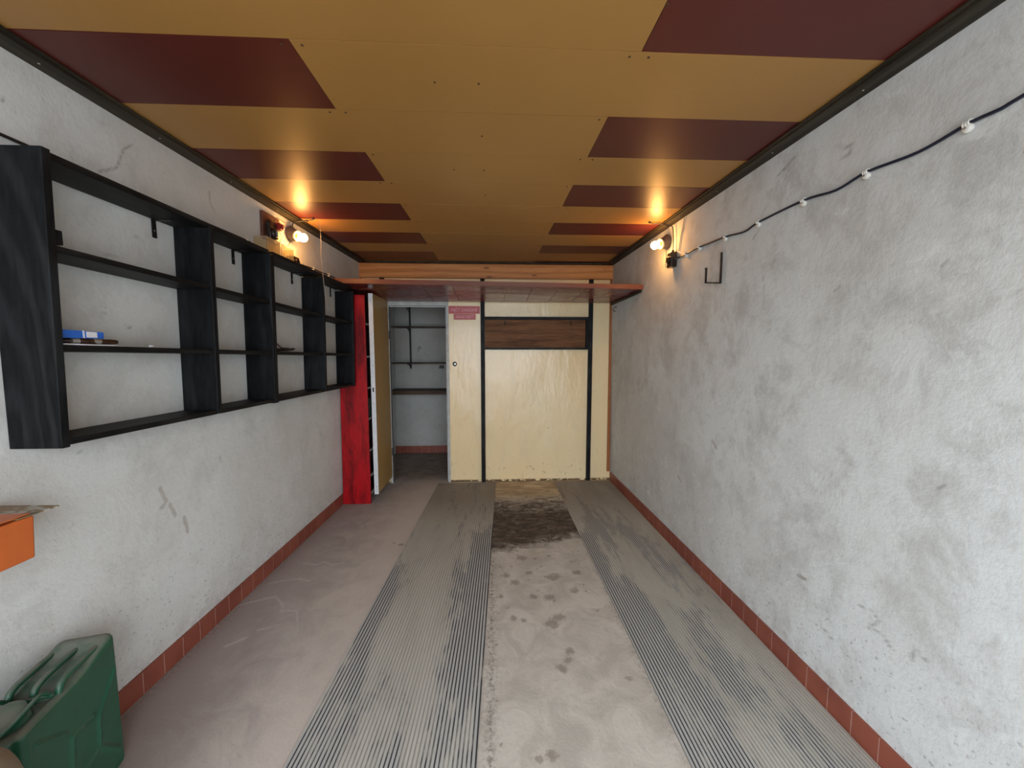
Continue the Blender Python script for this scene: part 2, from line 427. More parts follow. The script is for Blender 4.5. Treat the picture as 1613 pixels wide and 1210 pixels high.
# ------------------------------------------------------------------ FLOOR
spots = [(0.094,1.934,.026),(0.318,2.099,.034),(0.345,1.932,.036),(0.299,1.881,.044),(0.367,2.297,.048),(0.531,2.339,.033),(0.476,2.157,.030),(0.185,2.53,.04),(0.378,2.546,.018),(0.276,2.517,.013),(0.357,1.695,.027),(0.338,1.643,.023),(0.2,1.23,.026),(0.154,1.219,.017),(0.222,2.109,.030),(0.15,1.912,.020),(0.062,2.017,.011),(0.585,1.535,.019),(0.518,2.459,.013),(-0.699,2.753,.024),(-.76,2.78,.014),(0.07,2.33,.03),(.12,2.25,.035),(.03,2.12,.02),(.22,2.35,.03),(.30,1.60,.03)]
for i in range(70):
    spots.append((random.uniform(0.0, .62), 2.62 - abs(random.gauss(0, .35)), random.uniform(.004, .012)))
for i in range(30):
    spots.append((random.uniform(-.02, .02)-.03*random.random(), random.uniform(1.1, 2.6), random.uniform(.004, .010)))
fcracks = [[(-1.448,2.11),(-1.401,2.135),(-1.339,2.16),(-1.293,2.181),(-1.238,2.133),(-1.197,2.083),(-1.188,2.041)],[(-1.189,2.056),(-1.103,2.047),(-1.053,1.961)],[(-1.402,2.307),(-1.334,2.337),(-1.241,2.352),(-1.165,2.322)],[(-1.298,2.534),(-1.211,2.507),(-1.168,2.544),(-1.092,2.502),(-1.036,2.53)],[(-1.228,1.905),(-1.176,1.925)],[(-1.1,3.05),(-1.07,3.12),(-1.0,3.13)],[(-1.32,1.80),(-1.25,1.86)]]
def f_spot(U, V):
    r = np.zeros(U.shape)
    for x, y, s_ in spots: r = np.maximum(r, 1.15*np.exp(-(((U-x)/(s_*1.15))**2+((V-y)/s_)**2)**1.1*.9))
    return np.clip(r, 0, 1)
def f_oil(U, V):
    ss = lambda a, b, t: np.clip((t-a)/(b-a), 0, 1)**2*(3-2*np.clip((t-a)/(b-a), 0, 1))
    lo = 2.54+.18*np.clip((U-.1)/.5, 0, 1)
    m = ss(lo-.06, lo+.24, V)*(1-ss(3.15, 3.7, V))*ss(-.09, -.02, U)*(1-ss(.66, .70, U))
    m += .35*ss(3.3, 3.5, V)*(1-ss(3.6, 3.95, V))*ss(-.09, -.02, U)*(1-ss(.64, .70, U))
    return np.clip(m, 0, 1)*.85
def f_crack(U, V):
    r = np.zeros(U.shape)
    for c in fcracks: r = np.maximum(r, np.exp(-(seg_dist(U, V, c)/.012)**2))
    return r
def f_edge(U, V):
    e = np.exp(-np.abs(U+.02)/.02) + np.exp(-np.abs(U-.66)/.012)*.6 + np.exp(-np.clip(U-(-1.405-.026*(4.13-V)), 0, 9)/.03)*.7
    return np.clip(e, 0, 1)
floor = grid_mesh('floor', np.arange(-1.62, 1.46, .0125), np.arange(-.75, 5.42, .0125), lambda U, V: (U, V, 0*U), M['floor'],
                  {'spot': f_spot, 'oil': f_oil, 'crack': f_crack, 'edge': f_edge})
struct(floor)

# ------------------------------------------------------------------ WALLS
marksR = [[(1.767,2.238),(1.742,2.247),(1.717,2.253),(1.688,2.267),(1.659,2.275)],[(1.729,2.244),(1.705,2.261),(1.673,2.276)],[(1.466,2.219),(1.433,2.189),(1.403,2.189),(1.412,2.159),(1.448,2.157)],[(1.867,2.036),(1.888,2.017),(1.913,1.998)],[(1.829,2.125),(1.863,2.091)],[(1.395,2.308),(1.392,2.321)],[(0.936,1.58),(0.922,1.589)],[(1.094,1.685),(1.082,1.701)],[(1.442,1.668),(1.415,1.68)],[(2.004,1.616),(2.005,1.788)],[(1.814,1.547),(1.818,1.736),(1.835,1.811)],[(1.258,0.51),(1.214,0.518),(1.187,0.501),(1.222,0.451),(1.18,0.465),(1.15,0.44)],[(1.083,0.449),(1.075,0.489),(1.043,0.479)],[(1.411,0.317),(1.354,0.298)],[(1.532,0.455),(1.494,0.462)],[(1.057,1.022),(1.034,1.046)]]
marksL = [[(1.529,2.094),(1.572,2.12),(1.602,2.142),(1.619,2.184),(1.633,2.222),(1.669,2.257)],[(2.072,2.241),(2.073,2.182),(2.1,2.154)],[(1.538,1.797),(1.58,1.796)],[(1.661,1.897),(1.691,1.894)],[(1.512,1.584),(1.519,1.577)],[(1.591,1.536),(1.614,1.529)],[(1.389,1.082),(1.403,1.083)],[(2.044,0.881),(2.057,0.851)],[(1.265,2.192),(1.272,2.178)],[(1.535,2.285),(1.568,2.282)]]
scuffL = [[(1.694,0.835),(1.721,0.767),(1.697,0.747)],[(1.739,0.744),(1.761,0.684)],[(1.808,0.654),(1.824,0.574)]]
scuffR = [[(2.6,.55),(2.55,.52)],[(1.532,0.455),(1.494,0.462)],[(2.2,.9),(2.15,.86)]]
def mk(lines, w, a=1.):
    def fn(U, V):
        r = np.zeros(U.shape)
        for i, c in enumerate(lines): r = np.maximum(r, a*(.55 if i in (9, 10) and a < 1 else 1)*np.exp(-(seg_dist(U, V, c)/w)**2))
        return r
    return fn
ys = np.arange(-.75, 5.42, .01); zs = np.linspace(0, H, 236)
struct(grid_mesh('wall_left', ys, zs, lambda U, V: (xl(U, V), U, V), M['plaster_l'], {'mark': mk(marksL, .0035, .75), 'scuff': mk(scuffL, .014)}, flip=False))
struct(grid_mesh('wall_right', ys, zs, lambda U, V: (xr(U, V), U, V), M['plaster_r'], {'mark': mk(marksR, .0032, .7), 'scuff': mk(scuffR, .012)}, flip=True))

# closet end wall
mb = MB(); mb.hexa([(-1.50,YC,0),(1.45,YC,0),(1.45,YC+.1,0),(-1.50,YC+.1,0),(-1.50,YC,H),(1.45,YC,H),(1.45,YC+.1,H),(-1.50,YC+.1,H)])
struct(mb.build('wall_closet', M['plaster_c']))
# front wall with the open gateway behind the camera
mb = MB()
mb.box((-1.62, YF-.12, 0), (-1.30, YF, H)); mb.box((1.20, YF-.12, 0), (1.5, YF, H)); mb.box((-1.30, YF-.12, 2.16), (1.20, YF, H))
struct(mb.build('wall_front', M['plaster_l']))
mb = MB(); mb.box((-8, -12, -.06), (8, YF-.12, -.01)); struct(mb.build('ground', M['ground']))

# partition: cream painted boards with a doorway
DX0, DX1, DZ = -1.105, -.505, 1.93
holes = [(0.22,.84),(.39,.845),(.26,.60),(.36,.60),(-.05,.60),(-.05,.55),(.07,.595),(.21,.595),(.39,.60),(.585,.597),(.78,.6),(.98,.6),(-.05,.45),(-.33,.33),(.0,.03),(.40,.03),(1.1,.035),(1.12,1.27),(1.18,1.27),(.02,1.88),(.70,1.50),(.60,.42)]
def f_hole(U, V):
    r = np.zeros(U.shape)
    for a, b in holes: r = np.maximum(r, np.exp(-(((U-a)**2+(V-b)**2)/.006**2)))
    return r
mb = MB()
mb.box((-1.46, YB+.004, 0), (DX0, YB+.03, H)); mb.box((DX1, YB+.004, 0), (1.32, YB+.03, H)); mb.box((DX0, YB+.004, DZ), (DX1, YB+.03, H))
wb = struct(mb.build('wall_back', M['cream']))
fp = grid_mesh('board_face', np.arange(DX1, 1.30, .01), np.arange(0.004, 2.19, .01), lambda U, V: (U, 0*U+YB, V), M['cream'], {'hole': f_hole}, flip=False)
fp.parent = wb; fp['label'] = 'cream gloss painted board face'

# ------------------------------------------------------------------ CEILING panels
rows = [-.75,-.36,-.05,.27,.59,.91,1.232,1.557,1.873,2.177,2.492,2.803,3.083,3.39,3.66,3.98,4.10]
cxL = lambda y: -.605+.014*(y-1); cxR = lambda y: .457-.015*(y-1)
mb = MB(); mb.box((-1.55, -.87, H+.004), (1.48, 5.43, H+.06), 2)
i0 = rows.index(1.232); gp = .0011
for i in range(len(rows)-1):
    a, b = rows[i]+gp, rows[i+1]-gp
    left_red = ((i-i0) % 2 == 0)
    e0, e1 = (lambda y: -1.53), (lambda y: 1.46)
    sheets = ((e0, cxL, True), (cxL, e1, False)) if left_red else ((e0, cxR, False), (cxR, e1, True))
    for k, (x0, x1, red) in enumerate(sheets):
        g0 = gp if k else 0; dz = random.uniform(0, .0014)
        mb.hexa([(x0(a)+g0, a, H+dz), (x1(a)-gp, a, H+dz), (x1(b)-gp, b, H+dz), (x0(b)+g0, b, H+dz),
                 (x0(a)+g0, a, H+.006), (x1(a)-gp, a, H+.006), (x1(b)-gp, b, H+.006), (x0(b)+g0, b, H+.006)], 1 if red else 0)
mb.box((-1.55, YB+.03, H-.02), (1.48, YC+.1, H+.004), 2)
# countersunk nail heads
for i in range(2, len(rows)-1):
    y = rows[i]
    for fx in (cxL, cxR):
        for dx in (-.03, .03): mb.lathe((fx(y)+dx, y+.02, H-.0015), (0, 0, 1), [(0, .0035), (.002, .0045)], 10, 2)
    for x in (-.05, .46 if i % 2 else -.2): mb.lathe((x, (y+rows[i+1])/2, H-.0015), (0, 0, 1), [(0, .0035), (.002, .0045)], 10, 2)
struct(mb.build('ceiling', [M['ceil_y'], M['ceil_r'], M['joint']]))

# dark battens along the ceiling edge
for nm, f, s_ in (('trim_1', xl, 1), ('trim_2', xr, -1)):
    mb = MB(); a, b = -.75, YB; z0, z1 = H-.017, H-.001
    for (w0, w1, q0, q1) in ((0, .066, z0, z1), (.066, .078, z0+.007, z1)):
        c = []
        for z in (q0, q1):
            for (y, w) in ((a, w0), (a, w1), (b, w1), (b, w0)): c.append((f(y, z)+s_*w, y, z))
        mb.hexa(c)
    struct(mb.build(nm, M['batten'], bevel=.002))
    mbn = MB()
    for i in range(9):
        y = .5+i*.42
        mbn.lathe((f(y, H)+s_*.034, y, z0-.001), (0, 0, 1), [(0, .003), (.002, .004)], 10)
    o = mbn.build('screw_heads', M['steel'], bpy.data.objects[nm])
mb = MB(); mb.box((-1.40, YB-.075, H-.017), (1.26, YB, H-.001)); struct(mb.build('trim_3', M['batten'], bevel=.002))

# pine beam across the far end
mb = MB(); mb.box((-1.385, YB-.045, 2.188), (1.262, YB-.001, 2.332)); struct(mb.build('trim_4', M['pine'], bevel=.003))
# orange brown lath in the right corner
mb = MB(); mb.hexa([(1.243,YB-.022,.10),(1.273,YB-.022,.10),(1.273,YB-.001,.10),(1.243,YB-.001,.10),(1.236,YB-.022,2.187),(1.257,YB-.022,2.187),(1.257,YB-.001,2.187),(1.236,YB-.001,2.187)])
struct(mb.build('trim_5', M['orange_trim'], bevel=.001))
mb = MB(); mb.box((-1.392,YB-.02,2.0),(-1.372,YB-.001,2.187)); struct(mb.build('trim_6', M['orange_trim'], bevel=.001))

# tile skirting
def skirting(name, f, s_, y0, y1, step):
    mb = MB(); y = y0
    while y < y1-.01:
        e = min(y+step, y1); c = []
        for z in (0, .098):
            for (yy, w) in ((y+.0018, 0), (y+.0018, .010), (e-.0018, .010), (e-.0018, 0)): c.append((f(yy, z)+s_*w, yy, z))
        mb.hexa(c, 0); y = e
    c = []
    for z in (0, .096):
        for (yy, w) in ((y0, 0), (y0, .0088), (y1, .0088), (y1, 0)): c.append((f(yy, z)+s_*w, yy, z))
    mb.hexa(c, 1)
    return struct(mb.build(name, [M['tile'], M['grout']]))
skirting('baseboard_left', xl, 1, -.75, 4.09, .10)
skirting('baseboard_right', xr, -1, -.75, 4.07, .10)
mb = MB(); x = -1.43
while x < 1.3:
    mb.box((x+.001, YC-.012, 0), (x+.099, YC-.001, .10)); x += .1
mb.box((-1.43, YC-.010, 0), (1.3, YC-.001, .098), 1)
struct(mb.build('baseboard_back', [M['tile'], M['grout']]))

# doorway frame
mb = MB()
mb.box((DX1, YB-.012, 0), (DX1+.022, YB+.045, DZ+.02)); mb.box((DX0-.022, YB-.012, 0), (DX0, YB+.045, DZ+.02))
mb.box((DX0, YB-.012, DZ-.022), (DX1, YB+.045, DZ+.02))
mb.box((DX1-.014, YB+.02, 0), (DX1, YB+.045, DZ-.022)); mb.box((DX0, YB+.03, DZ-.034), (DX1-.014, YB+.045, DZ-.022))
struct(mb.build('trim_7', M['jamb'], bevel=.002))

# ------------------------------------------------------------------ OPEN DOOR LEAF
d = bpy.data.objects.new('door_1', None); COL.objects.link(d); d.location = (-1.105, YB-.02, .075); d['kind'] = 'structure'
ya, yb_ = 3.575, 4.085
def door_hex(x0a, x1a, x0b, x1b, y0, y1, z0, z1):
    return [(x0a, y0, z0), (x1a, y0, z0), (x1b, y1, z0), (x0b, y1, z0), (x0a, y0, z1), (x1a, y0, z1), (x1b, y1, z1), (x0b, y1, z1)]
mb = MB(); mb.hexa(door_hex(-1.144, -1.108, -1.146, -1.110, ya+.004, yb_, .078, 1.955)); mb.build('leaf', M['door_yellow'], d, .001)
mb = MB(); mb.hexa(door_hex(-1.146, -1.106, -1.146, -1.106, ya, ya+.004, .075, 1.957)); e = mb.build('white_edge', M['white_paint'], d, .001)
mb = MB()
mb.box((-1.132, ya-.0015, 1.055), (-1.120, ya+.001, 1.095)); mb.build('lock_slot', M['metal_dark'], d)
mb = MB()
for z in (.15, 1.90, 1.30, .95): mb.lathe((-1.126, ya-.0012, z), (0, 1, 0), [(0, .003), (.002, .004)], 10)
mb.build('screw_heads', M['metal_dark'], d)
for z in (.35, 1.6):
    mb = MB(); mb.lathe((-1.102, yb_+.001, z-.04), (0, 0, 1), [(0, .006), (.08, .006)], 12); mb.build('hinge', M['metal_dark'], d)

# ------------------------------------------------------------------ RIBBED RUNNERS ON THE FLOOR
def runner(name, e0, e1, label):
    """e0, e1: x of the left and right edge as functions of y"""
    n = 42; vs_, ring = [], []
    prof = []
    for i in range(n):
        for t, z in ((0., .0052), (.60, .0052), (.66, .0030), (.94, .0030)): prof.append(((i+t)/n, z))
    prof.append((1., .0052))
    ys_ = np.linspace(-.6, 4.05, 40); mb = MB(); V = []; F = []
    m_ = len(prof)+2
    for y in ys_:
        a, b = e0(y), e1(y)
        V.append((a, y, .0002)); V += [(a+(b-a)*t, y, z) for t, z in prof]; V.append((b, y, .0002))
    for j in range(len(ys_)-1):
        for i in range(m_-1): F.append((j*m_+i, j*m_+i+1, (j+1)*m_+i+1, (j+1)*m_+i))
    F.append(tuple(range(m_))); F.append(tuple((len(ys_)-1)*m_+i for i in range(m_-1, -1, -1)))
    mb.add(V, F)
    a = e0(1.5); b = e1(1.5)
    o = mb.build(name, mat_mat(name+'_rubber', a, b-a, 'right' in label), None); o.data.materials
    tag(o, label, 'floor mat', None); return o
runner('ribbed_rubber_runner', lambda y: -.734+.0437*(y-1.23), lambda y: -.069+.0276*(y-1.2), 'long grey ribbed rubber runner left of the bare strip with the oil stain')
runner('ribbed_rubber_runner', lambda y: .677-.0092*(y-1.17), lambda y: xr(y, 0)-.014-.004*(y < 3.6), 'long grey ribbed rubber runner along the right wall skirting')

# ------------------------------------------------------------------ BLACK WALL SHELF
sh = thing('wall_shelf', (-1.45, 1.2, 1.14), 'long black stained wooden wall shelf with four bays on the left wall', 'shelf')
def sx(y, z, off): return xl(y, z)+off
def board_y(name, y0, y1, z0, z1, mat, front=.160, ftop=None):
    """upright board: thin in y, from wall to front"""
    c = []
    for z in (z0, z1):
        fr = front if z == z0 or ftop is None else ftop
        for (y, w) in ((y0, .002), (y0, fr), (y1, fr), (y1, .002)): c.append((sx(y, z, w), y, z))
    m = MB(); m.hexa(c); return m.build(name, mat, sh, .002)
def board_z(name, y0, y1, za, zb, th, mat, front=.155):
    """level board from y0 (height za) to y1 (height zb)"""
    c = []
    for dz in (0, th):
        for (y, w, z) in ((y0, .002, za), (y0, front, za), (y1, front, zb), (y1, .002, zb)): c.append((sx(y, z+dz, w), y, z+dz))
    m = MB(); m.hexa(c); return m.build(name, mat, sh, .002)
Y = [1.205, 1.848, 2.297, 2.93, 3.475]
board_y('side_panel', 1.205, 1.228, 1.140, 2.024, M['black_v'], .155, .168)
board_y('divider', 1.838, 1.862, 1.142, 2.004, M['black_v'])
board_y('divider', 2.284, 2.322, 1.130, 1.990, M['black_v'])
board_y('divider', 2.922, 2.945, 1.132, 1.975, M['black_v'])
board_y('side_panel', 3.474, 3.496, 1.118, 1.958, M['black_v'])
bays = [(1.229, 1.837), (1.863, 2.283), (2.323, 2.921), (2.946, 3.473)]
zl = lambda z, y: z - .012*(y-1.2)
for i, (a, b) in enumerate(bays):
    board_z('top_board', a, b, zl(2.000, a), zl(2.000, b), .022, M['black_h'])
    board_z('shelf_board', a, b, 1.735-.028*(a-1.22), 1.735-.028*(b-1.22), .020, M['black_h'], .150)
    board_z('shelf_board', a, b, 1.437-.020*(a-1.22), 1.437-.020*(b-1.22), .020, M['black_h'], .152)
    board_z('bottom_board', a, b, 1.147-.011*(a-1.22), 1.147-.011*(b-1.22), .020, M['black_h'])
boardz = lambda y: 1.457-.020*(y-1.22)
# angle brackets under the top board
for y, z in ((1.740, 1.985), (2.214, 1.980), (2.795, 1.972), (3.389, 1.965)):
    zt = zl(2.000, y)-.001
    m = MB(); m.box((sx(y, z, .002), y-.010, zt-.075), (sx(y, z, .0055), y+.010, zt)); m.box((sx(y, z, .002), y-.010, zt-.0035), (sx(y, z, .08), y+.010, zt))
    b = m.build('angle_bracket', M['metal_dark'], sh)
    m = MB(); m.lathe((sx(y, z, .0055), y, zt-.045), (1, 0, 0), [(0, .004), (.002, .0032)], 10); m.build('screw_head', M['steel'], b)
boardb = MB(); boardb.box((sx(1.24, 1.77, .120), 1.229, 1.757), (sx(1.24, 1.77, .158), 1.252, 1.800)); boardb.build('corner_block', M['black_v'], sh, .002)

# things lying on the shelf
zt = 1.457+.0015
def on(y): return 1.4575-.020*(y-1.22)
mb = MB()
pts = [(-1.455,1.232),(-1.335,1.232),(-1.318,1.30),(-1.326,1.40),(-1.34,1.45),(-1.40,1.455),(-1.46,1.43)]
c = [(x, y, on(y)+.0006) for x, y in pts]; n = len(c)
c2 = [(x, y, on(y)+.0018+.0035*(abs(math.sin(i*1.7)))) for i, (x, y) in enumerate(pts)]
mb.add(c+c2, [tuple(range(n-1, -1, -1)), tuple(range(n, 2*n))]+[(i, (i+1) % n, n+(i+1) % n, n+i) for i in range(n)])
tag(mb.build('paper_sheet', M['white'], origin=(-1.39, 1.34, 1.457)), 'white paper sheet on the black shelf under the brown knife', 'paper')
kn = thing('folding_knife', (-1.36, 1.32, 1.462), 'dark brown rounded knife lying on white paper on the black shelf', 'knife')
zb = on(1.3)+.006
mb = MB(); mb.tube([(-1.40,1.245,zb+.008),(-1.385,1.262,zb+.008),(-1.352,1.30,zb+.008),(-1.340,1.36,zb+.0075),(-1.336,1.405,zb+.007),(-1.337,1.418,zb+.007)], [.006,.0085,.009,.009,.0088,.0075], 14); mb.build('handle', M['knife'], kn)
for ya_, yb2 in ((1.288,1.306),(1.345,1.365)):
    mb = MB(); mb.tube([(-1.352+.009*(ya_-1.288)/.06, ya_, zb+.008), (-1.350+.009*(yb2-1.288)/.06, yb2, zb+.008)], .0094, 14); mb.build('metal_band', M['steel'], kn)
bx = thing('blue_box', (-1.37, 1.3, 1.48), 'flat blue carton with a white label lying on the brown knife', 'box')
z0 = zb+.0175
mb = MB(); mb.hexa([(-1.43,1.236,z0),(-1.342,1.236,z0),(-1.345,1.386,z0),(-1.44,1.386,z0),(-1.43,1.236,z0+.027),(-1.342,1.236,z0+.027),(-1.345,1.386,z0+.022),(-1.44,1.386,z0+.022)]); mb.build('carton', M['blue'], bx, .001)
mb = MB(); mb.hexa([(-1.3445,1.328,z0+.003),(-1.3422,1.328,z0+.003),(-1.3432,1.362,z0+.003),(-1.3455,1.362,z0+.003),(-1.3445,1.328,z0+.0225),(-1.3422,1.328,z0+.0225),(-1.3432,1.362,z0+.0212),(-1.3455,1.362,z0+.0212)]); lb = mb.build('paper_label', M['white'], bx); lb['label'] = 'white paper label'
mb = MB(); mb.box((-1.347,1.317,z0+.001),(-1.3421,1.3215,z0+.0252)); mb.build('flap_edge', M['white'], bx)
mb = MB(); 
for i in range(5):
    x, y = -1.34+random.uniform(-.008, .008), 1.552+random.uniform(-.008, .008)
    mb.lathe((x, y, on(1.55)), (random.uniform(-.2,.2), random.uniform(-.2,.2), 1), [(0, .003), (.003, .006), (.007, .005), (.009, .001)], 8)
tag(mb.build('plaster_crumb', M['white'], origin=(-1.34, 1.552, on(1.55))), 'small white crumb lying alone on the black shelf in its widest bay', 'debris')
# coiled wire in third bay
mb = MB(); P = []
for i in range(70):
    t = i/69*3.3*2*math.pi; r = .028+.016*math.sin(t*.37)
    P.append((-1.33+r*1.1*math.cos(t)+.004*math.sin(3*t), 2.47+r*2.6*math.sin(t), on(2.47)+.006+.010*(i/69)+.004*math.sin(t*1.3)))
P += [(-1.31, 2.42, on(2.4)+.02), (-1.30, 2.37, on(2.4)+.035), (-1.295, 2.345, on(2.4)+.045)]
mb.tube(P, .0035, 8); tag(mb.build('wire_coil', M['cable_black'], origin=(-1.33, 2.47, on(2.47))), 'tangled coil of black wire on the black wall shelf', 'wire')

# ------------------------------------------------------------------ RED BOOKCASE
bc = thing('red_bookcase', (-1.30, 3.8, 0), 'tall bookcase with a red stained side panel beside the open door', 'bookcase')
y0, y1 = 3.530, 4.045; FX = -1.168
def bc_hex(y_0, y_1, z0, z1, w0, fx):
    c = []
    for z in (z0, z1):
        for (y, e) in ((y_0, 0), (y_0, 1), (y_1, 1), (y_1, 0)):
            c.append((fx if e else xl(y, z)+w0+(.011 if z < .1 else 0), y, z))
    return c
def red_side(a, b, mat):
    m = MB(); m.hexa(bc_hex(a, b, 0.001, .099, .0, FX)); m.hexa(bc_hex(a, b, .099, 1.936, .002, FX)); return m.build('side_panel', mat, bc, .001)
p = red_side(y0, y0+.022, M['red_wood']); p['label'] = 'red stained side panel'
red_side(y1-.02, y1, M['dark_back'])
m = MB(); m.hexa([(xl(y0+.022, z)+w, y, z) for z in (.10, 1.93) for (y, w) in ((y0+.022, .003), (y0+.022, .010), (y1-.02, .010), (y1-.02, .003))]); m.build('back_board', M['dark_back'], bc)
for z in (.10, .27, .51, .81, 1.10, 1.39, 1.69):
    m = MB(); m.hexa(bc_hex(y0+.0225, y1-.0205, z-.018, z, .011, FX-.012)); s_ = m.build('shelf_board', M['dark_back'], bc, .001)
    m = MB(); m.box((FX-.012, y0+.0225, z-.018), (FX-.004, y1-.0205, z)); e = m.build('edge_strip', M['pale_edge'], s_); e['label'] = 'pale front edge'
m = MB(); m.hexa(bc_hex(y0+.0225, y1-.0205, 1.915, 1.935, .011, FX-.005)); m.build('top_board', M['dark_back'], bc)
gt = thing('plastic_canister', (-1.24, 3.63, .8105), 'grey green plastic canister on a shelf behind the red panel', 'canister')
mb = MB(); mb.box((-1.30, 3.565, .811), (-1.19, 3.70, .99)); mb.build('body', M['green_tin'], gt, .012)
mb = MB(); mb.lathe((-1.245, 3.63, .989), (0, 0, 1), [(0, .022), (.003, .024), (.02, .024), (.023, .02)], 20); mb.build('cap', M['bakelite'], gt)

# ------------------------------------------------------------------ OVERHEAD SHELF
os_ = thing('overhead_shelf', (0, 3.7, 1.96), 'deep reddish brown plank shelf spanning the far end under the ceiling', 'shelf')
def under(x): return 2.000 - .043*(x+1.41)/2.70
FL, FR = 3.30, 3.245
fy = lambda x: FL+(FR-FL)*(x+1.41)/2.70
xs = [-1.415, -1.02, -.62, -.36, -.10, .10, .33, .56, .80, 1.03, xr(3.5, 1.97)-.006]
for i in range(len(xs)-1):
    a, b = xs[i]+.002, xs[i+1]-.002; dz = random.uniform(0, .002); sk = .0 if i in (0,) or i == len(xs)-2 else .0
    za, zb_ = under(a)+.004+dz, under(b)+.004+dz; c = []
    bk = 4.045
    aw = max(a, xl(bk, 2.0)+.005); bw = min(b, xr(bk, 2.0)-.004)
    for h in (0, .022):
        c += [(a, fy(a)+.022, za-.0+h), (b, fy(b)+.022, zb_+h), (bw, bk, 1.943+h+.002-.006*(b+1.4)/2.7+dz), (aw, bk, 1.943+h+.002-.006*(a+1.4)/2.7+dz)]
    m = MB(); m.hexa(c); m.build('plank', M['underside'], os_, .0015)
a, b = xl(FL, 2.0)+.006, xr(FR, 2.0)-.005; m = MB(); c = []
for h in (0, .040):
    c += [(a, fy(a), under(a)+h), (b, fy(b), under(b)+h), (b, fy(b)+.021, under(b)+h), (a, fy(a)+.021, under(a)+h)]
m.hexa(c); e = m.build('front_board', M['mahog'], os_, .002); e['label'] = 'orange brown front edge board'
m = MB(); m.hexa([(1.250, 3.28, 1.935), (1.266, 3.28, 1.935), (1.250, 4.04, 1.915), (1.232, 4.04, 1.915), (1.250, 3.28, 1.957), (1.266, 3.28, 1.957), (1.250, 4.04, 1.937), (1.232, 4.04, 1.937)])
m.build('side_batten', M['batten'], os_, .002)

# ------------------------------------------------------------------ BLACK POSTS AND SMALL RACK ON THE PARTITION
posts = (('narrow black painted post left of the brown board', -.124, .0), ('narrow black painted post right of the brown board', 1.030, 0.), ('narrow black post above the overhead shelf at its left end', -1.162, 1.99))
for lab, x, z in posts:
    mb = MB()
    if z: mb.box((x-.021, YB-.040, z), (x+.021, YB-.0012, 2.187))
    else:
        mb.box((x-.021, YB-.040, .0065), (x+.021, YB-.0012, 2.187))
    o = mb.build('black_post', M['black_v'], bevel=.003, origin=(x, YB-.02, z)); tag(o, lab, 'post', 'black posts on the cream partition')
rk = thing('wall_rack', (.455, YB, 1.46), 'shallow rack with a brown wood grain board between the two black posts', 'rack')
A_, B_ = -.101, 1.007
boardm = MB(); boardm.box((A_, YB-.012, 1.470), (B_, YB-.0015, 1.765)); boardm.build('back_board', M['brown_board'], rk)
m = MB(); m.box((A_, YB-.045, 1.765), (B_, YB-.0015, 1.793)); m.build('top_rail', M['black_x'], rk, .002)
m = MB(); m.box((A_, YB-.060, 1.448), (B_, YB-.0015, 1.468)); m.build('bottom_rail', M['black_x'], rk, .002)
m = MB(); m.box((B_-.030, YB-.050, 1.4685), (B_, YB-.0125, 1.7645)); m.build('side_rail', M['black_v'], rk, .002)
for x in (.11, .815):
    m = MB(); m.tube([(x, YB-.0125, 1.742), (x, YB-.025, 1.742), (x, YB-.03, 1.735), (x, YB-.03, 1.715), (x, YB-.036, 1.708), (x, YB-.042, 1.714)], .0035, 8)
    m.lathe((x, YB-.0145, 1.742), (0, 1, 0), [(0, .009), (.002, .009)], 14); m.build('hook', M['metal_dark'], rk)

# signs
def text_mesh(body, size, wfit, name, mat, parent, loc):
    cu = bpy.data.curves.new(name, 'FONT'); cu.body = body; cu.size = size; cu.extrude = .0004; cu.align_x = 'CENTER'; cu.align_y = 'CENTER'
    t = bpy.data.objects.new(name, cu); COL.objects.link(t)
    dg = bpy.context.evaluated_depsgraph_get(); me = bpy.data.meshes.new_from_object(t.evaluated_get(dg))
    bpy.data.objects.remove(t)
    xs_ = [v.co.x for v in me.vertices]; w = max(xs_)-min(xs_); k = wfit/w
    for v in me.vertices: v.co = Vector((v.co.x*k, -v.co.z, v.co.y))
    me.materials.clear(); me.materials.append(mat)
    o = bpy.data.objects.new(name, me); COL.objects.link(o); o.parent = parent; o.location = Vector(loc)-parent.location
    return o
s1 = boxpart('warning_sign', (-.481, YB-.004, 1.826), (-.155, YB-.0005, 1.906), M['sign_red'], origin=(-.318, YB-.002, 1.866))
tag(s1, 'wider upper red sign with pale lettering FAJČIŤ ZAKÁZANÉ on the cream board', 'sign')
text_mesh('FAJČIŤ ZAKÁZANÉ', .045, .275, 'lettering', M['sign_text'], s1, (-.318, YB-.0045, 1.864))
s2 = boxpart('warning_sign', (-.430, YB-.004, 1.764), (-.198, YB-.0005, 1.823), M['sign_red'], origin=(-.314, YB-.002, 1.793))
tag(s2, 'smaller lower red sign with pale lettering ZÁKAZ FAJČIŤ', 'sign')
text_mesh('ZÁKAZ FAJČIŤ', .036, .19, 'lettering', M['sign_text'], s2, (-.314, YB-.0045, 1.793))
# door lock rosette
lk = thing('lock_rosette', (-.424, YB, 1.295), 'round metal lock ring on the cream board beside the doorway', 'lock')
mb = MB(); mb.tube([(-.424+.019*math.cos(t*math.pi/14), YB-.004, 1.295+.021*math.sin(t*math.pi/14)) for t in range(28)], .0045, 8, True); mb.build('ring', M['metal_dark'], lk)
mb = MB(); mb.lathe((-.424, YB-.0005, 1.295), (0, -1, 0), [(0, .016), (.002, .016), (.004, .012)], 24); mb.build('cylinder', M['steel'], lk)

